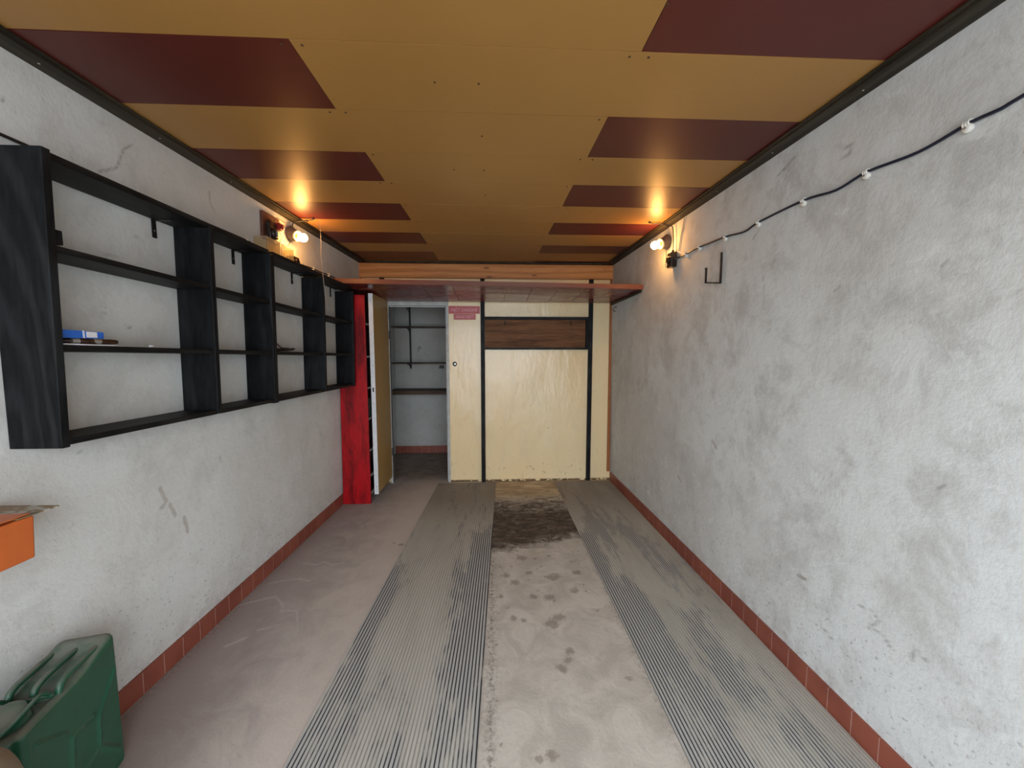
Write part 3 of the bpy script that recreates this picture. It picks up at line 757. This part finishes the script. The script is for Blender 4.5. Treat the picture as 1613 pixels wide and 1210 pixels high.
# ------------------------------------------------------------------ CLOSET SHELVES
lw = -1.42
for nm, z, th, y0_, mt, lab in (('closet_shelf', 1.742, .014, 5.10, 'closet_wood', 'topmost thin dark shelf on the closet wall'),
                                ('closet_shelf', 1.262, .014, 5.10, 'closet_wood', 'thin dark shelf on the closet wall below the topmost one'),
                                ('closet_shelf', .865, .050, 4.98, 'closet_wood', 'thick brown plank shelf lowest in the closet')):
    o = boxpart(nm, (lw, y0_, z), (-.45, YC-.006, z+th), M[mt], origin=((lw-.45)/2, 5.2, z)); tag(o, lab, 'shelf')
sr = thing('shelf_standard', (-1.155, YC, 1.6), 'dark upright metal rail with brackets on the closet wall', 'bracket rail')
m = MB(); m.box((-1.168, YC-.0055, 1.19), (-1.142, YC-.0005, 2.05)); m.build('rail', M['metal_dark'], sr)
for z in (1.742, 1.262):
    m = MB(); m.box((-1.161, 5.14, z-.016), (-1.149, YC-.006, z-.001)); m.tube([(-1.155, 5.20, z-.012), (-1.155, 5.26, z-.03), (-1.155, YC-.008, z-.075)], .005, 8); m.build('bracket', M['metal_dark'], sr)
m = MB(); m.box((-1.161, 5.14, 1.985), (-1.149, YC-.006, 2.0)); m.tube([(-1.155, 5.20, 1.986), (-1.155, 5.26, 1.968), (-1.155, YC-.008, 1.925)], .005, 8); m.build('bracket', M['metal_dark'], sr)
m = MB(); m.box((-.76, YC-.10, 1.195), (-.70, YC-.0005, 1.21)); m.box((-.76, YC-.02, 1.21), (-.70, YC-.0005, 1.235))
tag(m.build('wall_bracket', M['metal_dark'], origin=(-.73, YC-.05, 1.2)), 'small dark metal bracket at the right of the closet wall', 'bracket')
m = MB(); m.tube(smooth_path([(-1.05, YC-.004, 1.42), (-1.045, YC-.02, 1.46), (-1.03, YC-.03, 1.49), (-1.012, YC-.03, 1.48), (-1.010, YC-.03, 1.45)]), .003, 8)
tag(m.build('wire_hook', M['metal_dark'], origin=(-1.03, YC-.01, 1.45)), 'thin bent wire hook on the closet wall between the shelves', 'hook')

# ------------------------------------------------------------------ LAMPS
def lamp(x0, y, z, ax, label):
    t = thing('wall_lamp', (x0, y, z), label, 'lamp', 'wall lamps')
    ax = Vector(ax).normalized(); B = Vector((x0, y, z))
    m = MB(); m.lathe(B, ax, [(0, .050), (.006, .052), (.010, .049), (.030, .043), (.062, .036), (.064, .032), (.050, .028)], 36); m.build('socket', M['porcelain'], t)
    m = MB(); m.lathe(B+ax*.052, ax, [(0, .0275), (.006, .0365), (.018, .0365), (.020, .033), (.012, .029), (.004, .026)], 36); m.build('socket_ring', M['ring'], t)
    m = MB(); m.lathe(B+ax*.058, ax, [(0, .013), (.024, .013), (.026, .010)], 20); m.build('screw_collar', M['brass'], t)
    m = MB(); m.lathe(B+ax*.073, ax, [(0, .011), (.008, .014), (.018, .021), (.030, .0265), (.042, .028), (.054, .025), (.063, .017), (.068, .007), (.0695, .002)], 32); m.build('bulb', M['bulb'], t)
    return t
lamp(xl(2.80, 2.25)+.003, 2.79, 2.245, (.97, -.30, -.32), 'lit bare bulb lamp on the left wall above the black shelf')
lamp(xr(2.83, 2.23)-.003, 2.825, 2.233, (-.97, -.22, -.28), 'lit bare bulb lamp on the right wall')

# ------------------------------------------------------------------ RIGHT WALL WIRING
cabR = [(1.319,0.80,2.085),(1.319,0.947,2.068),(1.318,0.986,2.062),(1.317,1.051,2.063),(1.314,1.173,2.048),(1.311,1.333,2.061),(1.309,1.451,2.047),(1.306,1.6,2.066),(1.3,1.865,2.064),(1.298,1.969,2.05),(1.295,2.127,2.07),(1.292,2.279,2.077),(1.29,2.387,2.083),(1.287,2.546,2.08),(1.284,2.66,2.081)]
cabR = [(1.31, .2, 2.07), (1.31, .5, 2.06)] + cabR
P = smooth_path([(xr(y, z)-.0085, y, z) for x, y, z in cabR], 5)
mb = MB(); mb.tube(P, .0048, 10); tag(mb.build('wall_cable', M['cable'], origin=(1.31, 1.6, 2.07)), 'dark blue cable running along the right wall on white clips', 'cable')
def clip(x, y, z, s_, label, proto=None):
    if proto is None:
        t = thing('cable_clip', (x, y, z), label, 'cable clip')
        m = MB()   # body below the cable and hooked arc over it
        m.lathe((x, y, z-.012), (-s_, 0, 0), [(0, .010), (.003, .0125), (.012, .0125), (.0155, .009), (.016, .004)], 20)
        arc = [(x-s_*(.0085+.0085*math.cos(a)), y, z+.0085*math.sin(a)) for a in [math.radians(v) for v in range(-50, 200, 18)]]
        m.tube(arc, .0028, 8); arc2 = [(q[0], q[1]+.006, q[2]) for q in arc]; m.tube(arc2, .0028, 8); m.tube([(q[0], q[1]-.006, q[2]) for q in arc], .0028, 8)
        m.build('body', M['clip'], t)
        m = MB(); m.lathe((x-s_*.0155, y, z-.012), (-s_, 0, 0), [(0, .0032), (.003, .0032), (.0035, .002)], 10); m.build('nail', M['steel'], t)
        return t
    t = proto.copy(); COL.objects.link(t); t.location = (x, y, z); t['label'] = label
    for ch in proto.children:
        c = ch.copy(); COL.objects.link(c); c.parent = t
    return t
GR = 'cable clips along the right wall'
ordn = ['nearest and largest white clip on the dark blue cable, right edge of the picture', 'second white clip from the right on the dark blue cable', 'third white clip from the right on the dark blue cable', 'white clip on the dark blue cable, fourth from the right with a cobweb below',
        'fifth white clip from the right, up and right of the black hook', 'white clip on the dark blue cable just above left of the black hook', 'white clip on the dark blue cable nearest the right lamp']
pr = None
for (y, z), lab in zip([(1.051,2.063),(1.333,2.061),(1.6,2.066),(1.865,2.064),(2.127,2.07),(2.387,2.083),(2.546,2.080)], ordn):
    t = clip(xr(y, z)-.0005, y, z, 1, lab, pr); t['group'] = GR
    if pr is None: pr = t
jy, jz = 2.715, 2.078
jb = thing('junction_box', (xr(jy, jz), jy, jz), 'black junction box on the right wall under the lit lamp', 'junction box')
X0 = xr(jy, jz)
m = MB(); m.box((X0-.045, jy-.035, jz-.052), (X0-.001, jy+.035, jz+.052)); m.build('housing', M['bakelite'], jb, .006)
m = MB(); m.lathe((X0-.045, jy, jz), (-1, 0, 0), [(0, .024), (.010, .024), (.013, .020)], 20); m.build('cap', M['bakelite'], jb)
m = MB(); m.lathe((X0-.018, jy-.034, jz), (0, -1, 0), [(0, .010), (.018, .009), (.020, .006)], 14); m.build('gland', M['bakelite'], jb); m = MB(); m.lathe((X0-.018, jy, jz+.051), (0, 0, 1), [(0, .010), (.018, .009), (.020, .006)], 14); m.build('gland', M['bakelite'], jb)
m = MB(); m.tube(smooth_path([(X0-.030, jy+.036, jz-.02), (X0-.035, jy+.06, jz-.035), (X0-.03, jy+.085, jz-.02), (X0-.02, jy+.10, jz+.05), (X0-.02, jy+.11, jz+.11)]), .0022, 8); m.build('lamp_lead', M['cable_black'], jb)
wR = [(X0-.018, jy, jz+.072), (X0-.018, jy, jz+.14), (X0-.02, jy+.005, jz+.20), (X0-.022, jy+.01, 2.305), (X0-.03, jy+.02, 2.322), (X0-.06, jy+.03, 2.324), (X0-.10, jy+.03, 2.336), (1.142, 2.765, 2.340), (1.112, 2.75, 2.341), (1.100, 2.742, 2.343)]
m = MB(); m.tube(smooth_path(wR, 4), .0036, 8); m.tube(smooth_path([(1.100,2.742,2.343),(1.13,2.735,2.342),(1.20,2.735,2.340),(1.235,2.74,2.326)], 4), .0018, 6)
m.lathe((1.10, 2.742, 2.337), (0, 0, 1), [(0, .006), (.012, .007)], 10)
tag(m.build('lamp_wire', M['cable_black'], origin=(1.28, 2.73, 2.2)), 'black wire rising from the right junction box to the ceiling', 'wire')
m = MB(); m.tube(smooth_path([(xr(2.62,2.12)-.006, 2.655, 2.125), (xr(2.6,2.2)-.006, 2.635, 2.20), (xr(2.58,2.28)-.006, 2.60, 2.29), (xr(2.58,2.31)-.006, 2.59, 2.325)], 4), .0030, 8)
tag(m.build('lamp_wire', M['cord'], origin=(1.28, 2.6, 2.2)), 'thin grey wire running up the right wall beside the lamp', 'wire')
# square hook
hk = MB(); hx = xr(2.165, 1.9)-.004
def flat(mb, pts, w, th):
    for a, b in zip(pts[:-1], pts[1:]):
        a, b = Vector(a), Vector(b); lo = Vector([min(a[i], b[i]) for i in range(3)]); hi = Vector([max(a[i], b[i]) for i in range(3)])
        mb.box((lo.x-th, lo.y-w, lo.z-th), (hi.x+th, hi.y+w, hi.z+th))
flat(hk, [(hx, 2.165, 1.99), (hx, 2.165, 1.825)], .006, .0035); flat(hk, [(hx-.0036, 2.165, 1.8248), (hx-.086, 2.165, 1.8248)], .006, .003)
flat(hk, [(hx-.086, 2.165, 1.829), (hx-.086, 2.165, 1.905)], .006, .0035); hk.tube([(hx-.086, 2.165, 1.900), (hx-.0885, 2.165, 1.908)], .0072, 10); hk.tube([(hx, 2.165, 1.94), (hx, 2.165, 1.995)], .0062, 10)
tag(hk.build('wall_hook', M['metal_dark'], origin=(hx, 2.165, 1.9)), 'square black metal hook below the cable on the right wall', 'hook')
hk = MB(); q = xr(3.9, 1.87); hk.tube(smooth_path([(q-.001, 3.93, 1.885), (q-.02, 3.93, 1.885), (q-.036, 3.93, 1.865), (q-.03, 3.93, 1.842), (q-.012, 3.93, 1.845)], 5), .0035, 8)
tag(hk.build('wall_hook', M['metal_dark'], origin=(q, 3.93, 1.87)), 'small curled hook on the right wall under the overhead shelf', 'hook')

# ------------------------------------------------------------------ LEFT WALL WIRING
P = [(y, z) for y, z in ((.2,2.08),(.6,2.085),(1.0,2.078),(1.273,2.074),(1.326,2.074),(1.6,2.072),(2.0,2.071),(2.319,2.071),(2.40,2.055),(2.46,2.045))]
mb = MB(); mb.tube(smooth_path([(xl(y, z)+.0085, y, z) for y, z in P], 5), .0048, 10)
tag(mb.build('wall_cable', M['cable_black'], origin=(-1.44, 1.5, 2.07)), 'black cable along the left wall above the black shelf', 'cable')
P = [(2.74,2.045),(2.85,2.062),(3.0,2.068),(3.089,2.072),(3.22,2.070),(3.352,2.075),(3.46,2.072),(3.60,2.06),(3.75,2.06)]
mb = MB(); mb.tube(smooth_path([(xl(y, z)+.0085, y, z) for y, z in P], 5), .0042, 10)
tag(mb.build('wall_cable', M['cable_black'], origin=(-1.42, 3.2, 2.07)), 'short black cable from the left socket towards the overhead shelf', 'cable')
for (y, z), lab in zip([(2.319,2.071),(3.089,2.072),(3.352,2.075)], ['white clip on the left wall left of the switch board', 'white clip on the left wall just right of the black socket', 'white clip on the left wall nearest the overhead shelf']):
    pl = clip(xl(y, z)+.0005, y, z, -1, lab, None); pl['group'] = 'cable clips on the left wall'
# switch board
sb = thing('switch_board', (xl(2.55, 2.2), 2.55, 2.2), 'dark wooden board with a black switch and red push button on the left wall', 'switch')
def lx(y, z, o): return xl(y, z)+o
c = []
for z in (2.125, 2.290):
    for (y, w) in ((2.465, .001), (2.465, .020), (2.637, .020), (2.637, .001)): c.append((lx(y, z, w), y, z))
m = MB(); m.hexa(c); m.build('mounting_board', M['plate_wood'], sb, .002)
X1 = lx(2.55, 2.2, .021)
m = MB(); m.box((X1, 2.485, 2.125), (X1+.028, 2.560, 2.235)); m.lathe((X1+.027, 2.522, 2.165), (1, 0, 0), [(0, .034), (.014, .034), (.018, .029), (.019, .02)], 24); sw = m.build('rotary_switch', M['bakelite'], sb, .004)
m = MB(); m.box((X1+.045, 2.515, 2.150), (X1+.056, 2.529, 2.182)); m.build('switch_knob', M['steel'], sw)
m = MB(); m.box((X1, 2.562, 2.205), (X1+.045, 2.605, 2.248)); m.lathe((X1+.044, 2.584, 2.226), (1, 0, 0), [(0, .014), (.010, .014), (.012, .010)], 16); b = m.build('push_button', M['bake_red'], sb, .003); b['label'] = 'red push button block'
m = MB(); m.tube(smooth_path([(X1+.01, 2.55, 2.24), (X1+.03, 2.56, 2.275), (X1+.03, 2.62, 2.275), (X1+.02, 2.69, 2.285), (X1+.03, 2.72, 2.30)], 5), .002, 8)
m.tube(smooth_path([(X1+.03, 2.50, 2.14), (X1+.035, 2.52, 2.132), (X1+.02, 2.60, 2.130), (X1+.015, 2.70, 2.14), (X1+.01, 2.745, 2.18)], 5), .002, 8)
m.tube(smooth_path([(X1+.03, 2.58, 2.20), (X1+.03, 2.60, 2.17), (X1+.025, 2.60, 2.15), (X1+.02, 2.60, 2.128)], 5), .0015, 8); m.build('wire', M['cable_black'], sb)
# clear plastic box standing on the shelf top
topz = lambda y: zl(2.000, y)+.022
cb = thing('clear_plastic_box', (-1.40, 2.56, topz(2.4)), 'yellowish clear plastic box of small parts on top of the black shelf', 'box')
za, zb2 = topz(2.40)+.0012, 2.105
def hollow(mb, x0, x1, y0, y1, z0, z1, t):
    mb.box((x0, y0, z0), (x1, y1, z0+t)); mb.box((x0, y0, z0+t), (x0+t, y1, z1)); mb.box((x1-t, y0, z0+t), (x1, y1, z1))
    mb.box((x0+t, y0, z0+t), (x1-t, y0+t, z1)); mb.box((x0+t, y1-t, z0+t), (x1-t, y1, z1))
m = MB(); hollow(m, -1.436, -1.355, 2.40, 2.545, za, 2.120, .0022); m.build('tray', M['clear'], cb)
m = MB(); hollow(m, -1.432, -1.350, 2.552, 2.70, za, 2.112, .0022); m.build('tray', M['clear'], cb)
m = MB()
for i in range(26):
    y = random.uniform(2.42, 2.68); x = random.uniform(-1.42, -1.37); z = za+.006+random.random()*.012
    if 2.535 < y < 2.565: continue
    m.tube([(x-.008, y-.01, z), (x+.008, y+.01, z+.004)], .0035, 6)
it = m.build('screws', M['brass'], cb); it['kind'] = 'stuff'
sk = thing('wall_socket', (-1.40, 2.74, 2.03), 'dark socket box on the black shelf top beneath the left lamp', 'socket')
m = MB(); m.box((-1.415, 2.712, topz(2.71)+.0012), (-1.352, 2.780, 2.078)); m.build('housing', M['bakelite'], sk, .004)
m = MB(); m.lathe((-1.352, 2.746, 2.038), (1, 0, 0), [(0, .026), (.008, .026), (.010, .022), (.004, .018)], 20); m.build('socket_face', M['bakelite'], sk)
# small loose bolts along the shelf top
for y, lab in ((2.36, 'small metal bolt on the shelf top left of the clear box'),):
    m = MB(); m.tube([(-1.33, y, topz(y)+.006), (-1.325, y+.022, topz(y)+.006)], .0045, 8); m.lathe((-1.33, y, topz(y)+.0075), (-.2, -1, 0), [(0, .0065), (.006, .0065)], 6)
    tag(m.build('bolt', M['steel'], origin=(-1.33, y, topz(y))), lab, 'bolt')
# ceiling wire at the left lamp and hanging cord
wl = [(xl(2.79,2.27)+.02, 2.80, 2.285), (xl(2.79,2.3)+.025, 2.79, 2.312), (-1.36, 2.775, 2.322), (-1.31, 2.79, 2.334), (-1.278, 2.79, 2.338), (-1.25, 2.78, 2.339), (-1.239, 2.771, 2.344)]
m = MB(); m.tube(smooth_path(wl, 4), .0034, 8); m.lathe((-1.24, 2.771, 2.337), (0, 0, 1), [(0, .006), (.012, .007)], 10)
m.tube(smooth_path([(-1.239,2.771,2.343),(-1.27,2.76,2.342),(-1.32,2.76,2.341),(-1.34,2.765,2.33)], 4), .0018, 6)
m.lathe((-1.295, 2.79, 2.329), (.2, 0, 1), [(0, .007), (.010, .008)], 8)
tag(m.build('lamp_wire', M['cable_black'], origin=(-1.3, 2.78, 2.33)), 'black wire from the left lamp across the ceiling edge', 'wire')
cx = -1.215
m = MB(); m.tube(smooth_path([(cx-.01, 2.80, 2.342), (cx+.004, 2.80, 2.29), (cx+.006, 2.80, 2.20), (cx+.003, 2.80, 2.08), (cx+.010, 2.80, 1.97), (cx+.016, 2.80, 1.86), (cx+.022, 2.80, 1.76)], 5), .0016, 6)
tag(m.build('hanging_cord', M['cord'], origin=(cx, 2.80, 2.342)), 'thin pale cord hanging from the ceiling beside the left lamp', 'cord')

# ------------------------------------------------------------------ JERRYCAN
U_ = Vector((.245, -.970, 0)).normalized()   # far end -> near end
Nn = Vector((.970, .245, 0)).normalized()    # outward normal of the large face in view
T = .150; Lc = .350; Hc = .472
A0 = Vector((-1.303, 1.292, 0))              # far upright edge of that face
jc = thing('jerrycan', tuple(A0 + U_*Lc/2 - Nn*T/2), 'dusty green metal jerrycan standing on the floor by the left wall', 'jerrycan')
def J(u, n_, z): p = A0 + U_*u + Nn*n_; return (p.x, p.y, z)
def segd(u, z, a, b):
    dx, dz = b[0]-a[0], b[1]-a[1]; t = max(0, min(1, ((u-a[0])*dx+(z-a[1])*dz)/(dx*dx+dz*dz))); return math.hypot(u-a[0]-t*dx, z-a[1]-t*dz)
emb = [((.019,.357),(.104,.263)),((.104,.263),(.112,.165)),((.112,.165),(.032,.073)),((.127,.286),(.206,.296)),((.206,.296),(.214,.213)),((.214,.213),(.214,.16)),((.311,.385),(.224,.327)),((.18,.150),(.214,.16)),((.18,.150),(.112,.165)),((.214,.16),(.31,.07))]
def rbox(nu, nn, nz, lo, hi, r, emboss=False, drop=None):
    V = {}; vs = []; fs = []
    def key(i, j, k):
        if (i, j, k) in V: return V[(i, j, k)]
        p = Vector((lo[0]+(hi[0]-lo[0])*i/nu, lo[1]+(hi[1]-lo[1])*j/nn, lo[2]+(hi[2]-lo[2])*k/nz))
        c = Vector([min(max(p[a], lo[a]+r), hi[a]-r) for a in range(3)]); dvec = p-c
        if dvec.length > 1e-9: p2 = c + dvec.normalized()*r
        else: p2 = p
        u, n_, z = p2
        if drop: z -= drop(u, n_, z)
        if emboss:
            side = abs(n_-(lo[1]+hi[1])/2)/((hi[1]-lo[1])/2)
            if side > .93:
                dd = min(segd(u, z, a, b) for a, b in emb)
                sg = 1 if n_ > (lo[1]+hi[1])/2 else -1
                inner = min(max((min(u-.012, .338-u))/.012, 0), 1)*min(max(min(z-.02, .44-z)/.012, 0), 1)
                n_ += sg*(.0062*math.exp(-(dd/.0065)**2)*inner - .0035*inner)
            seam = abs(n_-(lo[1]+hi[1])/2)
            if seam < .004 and (u < lo[0]+.02 or u > hi[0]-.02 or z < lo[2]+.02):
                pass
        V[(i, j, k)] = len(vs); vs.append(J(u, n_, z)); return V[(i, j, k)]
    for i in range(nu):
        for k in range(nz):
            for j in (0, nn):
                q = (key(i,j,k), key(i+1,j,k), key(i+1,j,k+1), key(i,j,k+1)); fs.append(q)
    for i in range(nu):
        for j in range(nn):
            for k in (0, nz): fs.append((key(i,j,k), key(i+1,j,k), key(i+1,j+1,k), key(i,j+1,k)))
    for j in range(nn):
        for k in range(nz):
            for i in (0, nu): fs.append((key(i,j,k), key(i,j+1,k), key(i,j+1,k+1), key(i,j,k+1)))
    return vs, fs
def drop(u, n_, z):   # top slopes down towards the spout end; shallow recess under the grips
    if z < .36: return 0
    w = (z-.36)/(Hc-.36)
    q_ = min(max(u/.20, 0), 1); d_ = .034*q_*q_*(3-2*q_)
    c = (n_+T/2)/(T/2); rec = .010*max(0, 1-abs(c/.72)**4)*min(max((u-.035)/.04, 0), 1)
    return w*(d_+rec) if w > 0 else 0
vs, fs = rbox(84, 36, 104, (0, -T, .0015), (Lc, 0, Hc+.016), .026, True, drop)
m = MB(); m.add(vs, fs, True); body = m.build('body', M['green'], jc)
# three grips
gz = Hc-.006
for off in (-.020, -.075, -.130):
    pts = [J(.030, off, gz-.020), J(.048, off, gz-.002), J(.075, off, gz+.006), J(.14, off, gz+.008), J(.185, off, gz+.006), J(.205, off, gz-.006), J(.215, off, gz-.045)]
    m = MB(); m.tube(smooth_path(pts, 6), .0088, 14); m.build('handle', M['green'], jc)
m = MB(); m.tube([J(.212, -.016, gz-.036), J(.214, -.075, gz-.028), J(.212, -.134, gz-.036)], .011, 12); m.build('handle_bracket', M['green'], jc)
# spout with lever cap
sp_c = Vector(J(.285, -.075, Hc-.040)); axs = (Vector((0, 0, 1))*.95 + U_*.3).normalized()
m = MB(); m.lathe(sp_c, axs, [(0, .044), (.014, .042), (.018, .038), (.028, .036)], 28); m.build('spout', M['green'], jc)
m = MB(); m.lathe(sp_c+axs*.028, axs, [(0, .041), (.003, .043), (.013, .043), (.018, .036), (.019, .02)], 28); cap = m.build('cap', M['green'], jc)
m = MB()
for o_ in (-.122, -.028):
    m.tube(smooth_path([J(.225, o_, Hc-.012), J(.25, o_, Hc+.010), J(.285, o_, Hc+.010), J(.325, o_*.8-.015, Hc-.004), J(.345, o_*.55-.034, Hc-.014)], 5), .0055, 10)
m.tube(smooth_path([J(.345, -.030-.015*0-.02, Hc-.014), J(.350, -.075, Hc-.016), J(.345, -.101, Hc-.014)], 4), .0055, 10)
m.tube([J(.225, -.020, Hc-.018), J(.225, -.130, Hc-.018)], .005, 10); m.build('cap_lever', M['green'], jc)

# beige sack in front
sc = Vector((-1.172, .722, 0)); m = MB(); V = []; F = []; nA, nB = 40, 26
for j in range(nB+1):
    v = j/nB; z = .612*v; r = .150*(1-max(0, (v-.72)/.28)**2.2)**.5 if v > .72 else .150*(.93+.07*math.sin(v*4))
    r = max(r, .004)
    for i in range(nA):
        a = 2*math.pi*i/nA; rr = r*(1+.03*math.sin(3*a+v*5)+.015*math.sin(7*a-v*9)); V.append((sc.x+rr*math.cos(a), sc.y+rr*math.sin(a), z+.0005))
for j in range(nB):
    for i in range(nA): F.append((j*nA+i, j*nA+(i+1) % nA, (j+1)*nA+(i+1) % nA, (j+1)*nA+i))
F.append(tuple(range(nA-1, -1, -1))); F.append(tuple(nB*nA+i for i in range(nA))); m.add(V, F, True)
tag(m.build('sack', M['sack'], origin=tuple(sc)), 'rounded beige object cut off at the lower left corner before the jerrycan', 'sack')

# ------------------------------------------------------------------ ORANGE BOX ON THE LEFT WALL
ob = thing('orange_box', (-1.36, .95, .88), 'orange plastic box fixed to the left wall near the picture edge', 'box')
x1, yb1, ya1 = -1.247, 1.055, .62
def orx(y, z): return xl(y, z)+.002
c = []
for z, ins in ((.879, .004), (.9955, 0)):
    for (y, fr) in ((ya1, 0), (ya1, 1), (yb1-ins, 1), (yb1-ins, 0)): c.append((x1-ins if fr else orx(y, z), y, z))
m = MB(); m.hexa(c); m.build('body', M['orange'], ob, .004)
# sheet under the lid
m = MB(); P = [(-1.244, 1.112), (-1.249, 1.020), (-1.47, 1.000), (-1.475, 1.118)]
n = 4; m.add([(x, y, .9965) for x, y in P]+[(x, y, .9995) for x, y in P], [(3,2,1,0),(4,5,6,7)]+[(i, (i+1) % 4, 4+(i+1) % 4, 4+i) for i in range(4)])
tag(m.build('cardboard_sheet', M['print'], origin=(-1.36, 1.06, .9965)), 'thin printed cardboard sheet sticking out over the orange box', 'sheet')
m = MB(); m.hexa([(-1.46, .63, 1.0005), (-1.252, .63, 1.0005), (-1.252, 1.050, 1.0005), (-1.46, 1.036, 1.0005), (-1.46, .63, 1.0035), (-1.252, .63, 1.0035), (-1.252, 1.050, 1.0035), (-1.46, 1.036, 1.0035)])
m.build('lid', M['orange'], ob, .001)
